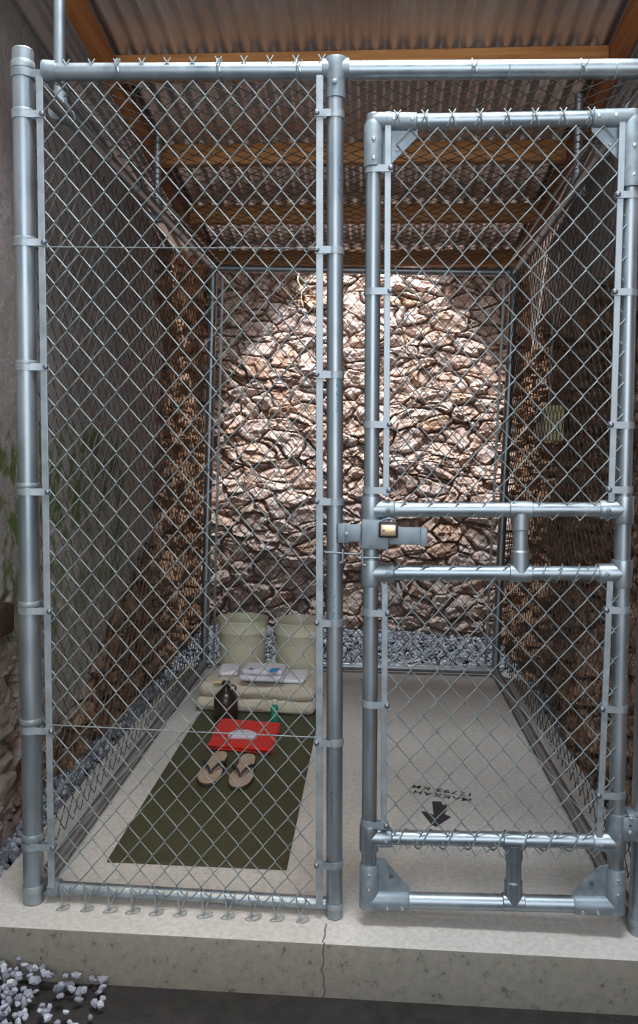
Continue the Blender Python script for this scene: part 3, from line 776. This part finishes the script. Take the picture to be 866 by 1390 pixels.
# ------------------------------------------------------------------ things on the floor
def soft_pad(name, cx, cy, z, sx, sy, sz, rot, mt, par=None, wob=.004, seed=0, rnd=.45, lab=None, cat=None, group=None, power=2.0, n=28, sag=0):
    """rounded cushion-like slab with wavy cloth surface"""
    vs = []; fs = []; nz = 8
    M = Matrix.Translation((cx, cy, 0)) @ Matrix.Rotation(rot, 4, 'Z')
    bm = bmesh.new(); bmesh.ops.create_cube(bm, size=1)
    for v in bm.verts: v.co = Vector((v.co.x*sx, v.co.y*sy, v.co.z*sz))
    bmesh.ops.bevel(bm, geom=bm.edges[:], offset=sz*rnd, segments=4, affect='EDGES', profile=.5)
    bmesh.ops.triangulate(bm, faces=[f for f in bm.faces if f.calc_area() > .001])
    bmesh.ops.subdivide_edges(bm, edges=[e for e in bm.edges if e.calc_length() > .03], cuts=4, use_grid_fill=True)
    bmesh.ops.subdivide_edges(bm, edges=[e for e in bm.edges if e.calc_length() > .03], cuts=2, use_grid_fill=True)
    bm.verts.index_update()
    for v in bm.verts:
        p = v.co; q = Vector((p.x*9+seed, p.y*9, p.z*30+seed))
        k = fbm(q, 3)
        if p.z > -sz*.3: p.z += wob*k*1.5 - sag*((2*p.x/sx)**2)
        p.x += wob*fbm(q+Vector((5,5,5)), 2)*1.0; p.y += wob*fbm(q+Vector((9,2,5)), 2)*1.0
        if p.z < -sz/2: p.z = -sz/2
    mb = MB(); mb.add([M @ (v.co+Vector((0,0,z+sz/2))) for v in bm.verts], [[v.index for v in f.verts] for f in bm.faces]); bm.free()
    o = mb.build(name, mt, par, ang=180)
    if lab: tag(o, lab, cat, group)
    return o
# sleeping mat
ma, mb_, mc = FL(145, 1167.5, .008), FL(389, 1178.5, .008), FL(426, 965, .008)
mm = MB(); P = [ma, mb_, Vector((mb_.x+.005, 1.98, .008)), Vector((ma.x-.01, 1.98, .008))]
mm.prism([(p.x, p.y, .0003) for p in P], (0,0,.008))
tag(mm.build('sleeping_mat', MATM, smooth=False, bevel=.002), 'thin dark olive foam sleeping mat lying on the concrete floor', 'mat')
# folded mattress
mx0, mx1, my = FL(267, 970, .01).x, FL(425, 980, .01).x, 1.63
mcx = (mx0+mx1)/2; mw = mx1-mx0
mt_ = thing('folded_mattress', 'beige mattress folded in two at the far end of the olive mat', 'mattress', (mcx, my+.16, .009))
rz = -.045
soft_pad('lower_fold', mcx-.003, my+.175, .009, mw+.02, .36, .066, rz, MATT, mt_, .006, 1, .46)
soft_pad('upper_fold', mcx+.004, my+.175, .073, mw, .35, .070, rz, MATT, mt_, .006, 2, .46)
ztop = .150
# towels
a, b, c2 = FL(322, 926, ztop), FL(413, 939, ztop), FL(419, 913, ztop)
tw = soft_pad('towel', (a.x+b.x)/2+.012, a.y+.115, ztop-.002, .30, .20, .018, -.05, TOWEL, None, .002, 3, .45, 'large flat white towel folded on the right of the beige mattress', 'towel')
q = FL(310, 913, ztop)
soft_pad('towel', q.x+.0, q.y+.02, ztop-.003, .095, .15, .026, .1, TOWEL, None, .005, 4, .45, 'small crumpled white cloth on the left of the mattress by the dark jug', 'towel')
q = FL(355, 925, ztop+.018)
shirt = thing('folded_shirt', 'pale folded shirt with a blue mark stacked on the white towel', 'folded clothes', (q.x, q.y+.07, ztop+.016))
for i_ in range(2):
    soft_pad('cloth_fold', q.x+.003*i_, q.y+.07+.004*i_, ztop+.015+i_*.027, .215-.012*i_, .145, .03, -.06, LINEN, shirt, .004, 6+i_, .48)
zs = ztop+.015+.057+.001
def patch_on(px0, py0, px1, py1, z, name, mt, par, skew=0):
    P = [FL(px0, py1, z), FL(px1-skew, py1-skew*.2, z), FL(px1, py0, z), FL(px0+skew, py0+skew*.2, z)]
    return MB().prism(P, (0,0,.0012)).build(name, mt, par, smooth=False)
patch_on(364, 907, 380, 912, zs+.001, 'blue_mark', BLUE, shirt, 4)
qq = FL(341, 908, zs); MB().lathe([(.010,0), (.010,.001)], (qq.x, qq.y, zs+.001), (0,0,1), 16).build('round_emblem', NAVY, shirt)
q = FL(296, 928, ztop)
sp = soft_pad('yellow_bar', q.x-.004, q.y+.012, ztop-.001, .040, .022, .010, .1, YELLOW_BAR, None, .001, 9, .4, 'small pale yellow soap bar at the left front of the mattress top', 'oblong')  # small pale yellow bar on the mattress top
# jug
jb = FL(306.5, 977, .01)
jug = thing('water_jug', 'dark brown round shouldered plastic jug standing before the mattress', 'jug', (jb.x, jb.y, .0083))
MB().lathe([(.045,0), (.054,.003), (.057,.012), (.0575,.05), (.0575,.085), (.055,.105), (.048,.122), (.036,.137), (.022,.147), (.016,.155), (.0155,.166), (.012,.167)], (jb.x, jb.y, .0083), (0,0,1), 36).build('jug_body', JUG, jug)
MB().lathe([(.019,0), (.0205,.002), (.0205,.018), (.019,.021), (.01,.022)], (jb.x, jb.y, .172), (0,0,1), 24).build('cap', JUG, jug)
MB().tube([(jb.x+.031+.015*math.cos(a), jb.y, .162+.014*math.sin(a)) for a in [2*PI*i/20 for i in range(20)]], .004, 8, closed=True).build('finger_ring', JUG, jug)
# green bottle
gb = FL(372.5, 982.5, .01)
bt = thing('small_bottle', 'small green plastic bottle with a pale cap before the mattress', 'bottle', (gb.x, gb.y, .0083))
MB().lathe([(.016,0), (.0185,.002), (.019,.008), (.019,.070), (.0175,.080), (.012,.088), (.009,.092), (.009,.096)], (gb.x, gb.y, .0083), (0,0,1), 28).build('bottle_body', GREEN, bt)
MB().lathe([(.0105,0), (.0115,.001), (.011,.018), (.009,.020)], (gb.x, gb.y, .103), (0,0,1), 20).build('cap', CAPW, bt)
# folded red garment
Zg = .030
Q = [FL(279, 1011, Zg), FL(369.5, 1019, Zg), FL(381, 981.5, Zg), FL(298, 975, Zg)]
rd = thing('folded_garment', 'bright red folded garment lying on the olive mat behind the sandals', 'folded clothes', ((Q[0].x+Q[2].x)/2, (Q[0].y+Q[2].y)/2, .0083))
def cloth_slab(Q, z0, z1, name, mt, par, seed=0, n=26, wob=.0035):
    vs = []; fs = []
    for top in (1, 0):
        for j in range(n+1):
            for i in range(n+1):
                u, v = i/n, j/n
                p = Q[0].lerp(Q[1], u).lerp(Q[3].lerp(Q[2], u), v)
                e = min(u, 1-u, v, 1-v); rr = min(1, e/.06); rise = math.sqrt(max(0, 1-(1-rr)**2))
                mid = (z0+z1)/2; hz = (z1-z0)/2
                c = (Q[0]+Q[1]+Q[2]+Q[3])/4
                off = Vector((fbm((p.x*14+seed, p.y*14, 0), 3), fbm((p.x*14, p.y*14+seed, 4), 3), 0))*.006*(1-rr)
                z = mid+hz*rise*(1 if top else -1) + (wob*fbm((p.x*12+seed, p.y*12, 1), 3) if top else 0)
                vs.append((p.x+off.x, p.y+off.y, z))
    o = (n+1)**2
    for j in range(n):
        for i in range(n):
            a = j*(n+1)+i; fs.append((a, a+1, a+n+2, a+n+1)); fs.append((o+a, o+a+n+1, o+a+n+2, o+a+1))
    bd = [i for i in range(n+1)]+[(n+1)*k+n for k in range(1, n+1)]+[(n+1)*n+n-k for k in range(1, n+1)]+[(n+1)*(n-k) for k in range(1, n)]
    for k in range(len(bd)):
        a, b = bd[k], bd[(k+1) % len(bd)]; fs.append((a, o+a, o+b, b))
    mb = MB(); mb.add(vs, fs); return mb.build(name, mt, par, ang=180)
cloth_slab(Q, .0084, .022, 'lower_fold', RED, rd, 2)
Q2 = [q_.copy() for q_ in Q]; Q2[0].x += .008; Q2[3].x += .004
cloth_slab(Q2, .021, .035, 'upper_fold', RED, rd, 5)
# white cap on it
cp = FL(330, 996, .045)
cap_ = MB(); prof = []; vs = []; fs = []; n = 32
ring_ = []
for j, (k, zq) in enumerate(((1.0,0), (1.02,.006), (.98,.012), (.85,.017), (.6,.020), (.3,.021), (.02,.0215))):
    for i in range(n):
        a = 2*PI*i/n; y = math.sin(a); x = math.cos(a)
        y2 = max(y, -.55)
        vs.append((cp.x+.064*k*x, cp.y-.012+.052*k*y2, .035+zq+.001*fbm((x*3, y*3, 0), 2)))
for j in range(6):
    for i in range(n): fs.append((j*n+i, j*n+(i+1) % n, (j+1)*n+(i+1) % n, (j+1)*n+i))
fs.append(tuple(range(n))[::-1]); fs.append(tuple(range(6*n, 7*n)))
cap_.add(vs, fs); tag(cap_.build('knit_cap', CAPM, ang=180), 'flat white knit cap lying on the folded red garment', 'cap')

# sandals
def sandal(pt, ph, label, side):
    toe, heel = FL(*pt, .02), FL(*ph, .02); d = heel-toe; Ls = d.length; ang = math.atan2(d.y, d.x)-PI/2
    t = thing('sandal', label, 'sandal', (toe.x, toe.y, .0083), 'pair of tan sandals on the olive mat')
    M = Matrix.Translation((toe.x, toe.y, .0083)) @ Matrix.Rotation(ang, 4, 'Z')
    # half widths along the foot from toe (0) to heel (1)
    hw = [(0,.0), (.02,.020), (.06,.033), (.14,.045), (.26,.051), (.38,.049), (.52,.040), (.66,.035), (.8,.036), (.9,.033), (.97,.020), (1,.0)]
    outline = [(x*.92-.004*side*math.sin(y*PI), y*Ls) for y, x in hw] + [(-x*.92-.004*side*math.sin(y*PI), y*Ls) for y, x in hw[-2:0:-1]]
    MB().prism([M @ Vector((x, y, 0)) for x, y in outline], (0,0,.012)).build('outsole', SOLE_D, t, bevel=.003)
    MB().prism([M @ Vector((x*.97, .003+y*.975, .012)) for x, y in outline], (0,0,.008)).build('footbed', SOLE, t, bevel=.003)
    sm = MB(); tp = Vector((0, Ls*.24, .02))
    for s in (-1, 1):
        pts = [tp, tp+Vector((s*.006, Ls*.05, .012)), Vector((s*.022, Ls*.36, .042)), Vector((s*.036, Ls*.46, .040)), Vector((s*.041, Ls*.55, .018)), Vector((s*.039, Ls*.57, .006))]
        sm.tube([M @ p for p in pts], .005, 8, rs=[.004,.0042,.006,.007,.0065,.005])
    sm.build('strap', STRAP, t)
sandal((279, 1065), (302, 1021), 'left tan sandal of the pair, toe towards the camera and splayed left', 1)
sandal((321, 1070), (338.5, 1024), 'right tan sandal of the pair, toe towards the camera beside the other', -1)

# buckets
def bucket(px0, px1, py, label, lug):
    y = 2.17; c = at((px0+px1)/2, py, 1, y); r = (at(px1, py, 1, y).x-at(px0, py, 1, y).x)/2
    zt_ = at((px0+px1)/2, py, 1, y).z
    t = thing('bucket', label, 'bucket', (c.x, y, .001), 'cream buckets behind the mattress')
    h = zt_; rb_ = r*.87
    prof = [(rb_*.95,0), (rb_,.004), (r*.905, h*.80), (r*.975, h*.805), (r*.98, h*.815), (r*.965,h*.83), (r*.965, h-.010), (r*.995, h-.009), (r*1.0, h-.004), (r*.99, h), (r*.965, h),
            (r*.945, h-.006), (rb_*.93, .012), (.001,.010)]
    MB().lathe(prof, (c.x, y, .001), (0,0,1), 48).build('bucket_body', BUCK, t)
    a = -.5 if lug else 2.2
    for aa in (a, a+PI):
        lg = MB()
        q = Vector((c.x+r*.97*math.cos(aa), y+r*.97*math.sin(aa), h*.84)); d = Vector((math.cos(aa), math.sin(aa), 0))
        lg.lathe([(.020,-.004), (.020,.012), (.016,.016), (.001,.016)], q, d, 18)
        lg.build('handle_lug', BUCK_H, t)
    pts = []
    q0 = Vector((c.x+r*1.02*math.cos(a), y+r*1.02*math.sin(a), h*.84)); q1 = Vector((c.x-r*1.02*math.cos(a), y-r*1.02*math.sin(a), h*.84))
    side = Vector((math.sin(a), -math.cos(a), 0)); side = side if side.y > 0 else -side
    for i in range(17):
        th = PI*i/16; pts.append((q0+q1)/2+(q0-q1)/2*math.cos(th)+side*(r*1.04*math.sin(th))+Vector((0,0,-.05*math.sin(th))))
    MB().tube(pts, .002, 6).build('wire_handle', GAL_P, t)
bucket(295, 364, 838.5, 'cream plastic bucket at the left, nearest the cage corner', True)
bucket(372, 441, 841.5, 'cream plastic bucket at the right, beside the gate post', False)

# ------------------------------------------------------------------ light
def area(name, loc, tgt, sx, sy, E, c):
    l = bpy.data.lights.new(name, 'AREA'); l.shape = 'RECTANGLE'; l.size = sx; l.size_y = sy; l.energy = E; l.color = c
    o = bpy.data.objects.new(name, l); col.objects.link(o); o.location = loc
    o.rotation_euler = (Vector(tgt)-Vector(loc)).to_track_quat('-Z', 'Y').to_euler(); return o
area('daylight_open_yard', (.1, -1.0, 4.6), (.0, .2, .6), 1.4, .6, 115, (.90,.95,1.0))
area('daylight_passage', (.5, -5.0, 2.4), (0, 1, 1.1), 3.4, 2.8, 125, (.92,.95,1.0))
area('rear_skylight', (-.03, .62, 6.6), (-.03, 3.7, 1.4), .35, .8, 760, (.97,.97,1.0))
area('rear_sky', (-.05, 3.1, 4.5), (-.05, 3.35, 0), .5, .5, 170, (.88,.94,1.0))
wl = bpy.data.lights.new('warm_glow_spot', 'SPOT'); wl.energy = 55; wl.color = (1.0,.62,.28); wl.spot_size = math.radians(30); wl.spot_blend = 1.0; wl.shadow_soft_size = .06  # spot added for the warm glow at the mat, no lamp seen there
wo = bpy.data.objects.new('warm_glow_spot', wl); col.objects.link(wo); wo.location = (-.75, -1.5, 2.5); wo.rotation_euler = (Vector((-.45, .35, 0))-wo.location).to_track_quat('-Z', 'Y').to_euler()
w = bpy.data.worlds.new('world'); bpy.context.scene.world = w; w.use_nodes = True
w.node_tree.nodes['Background'].inputs[0].default_value = (.62,.70,.80,1); w.node_tree.nodes['Background'].inputs[1].default_value = .40
vs_ = bpy.context.scene.view_settings
vs_.view_transform = 'Standard'; vs_.look = 'None'; vs_.exposure = 0.12; vs_.gamma = 1; vs_.use_curve_mapping = False
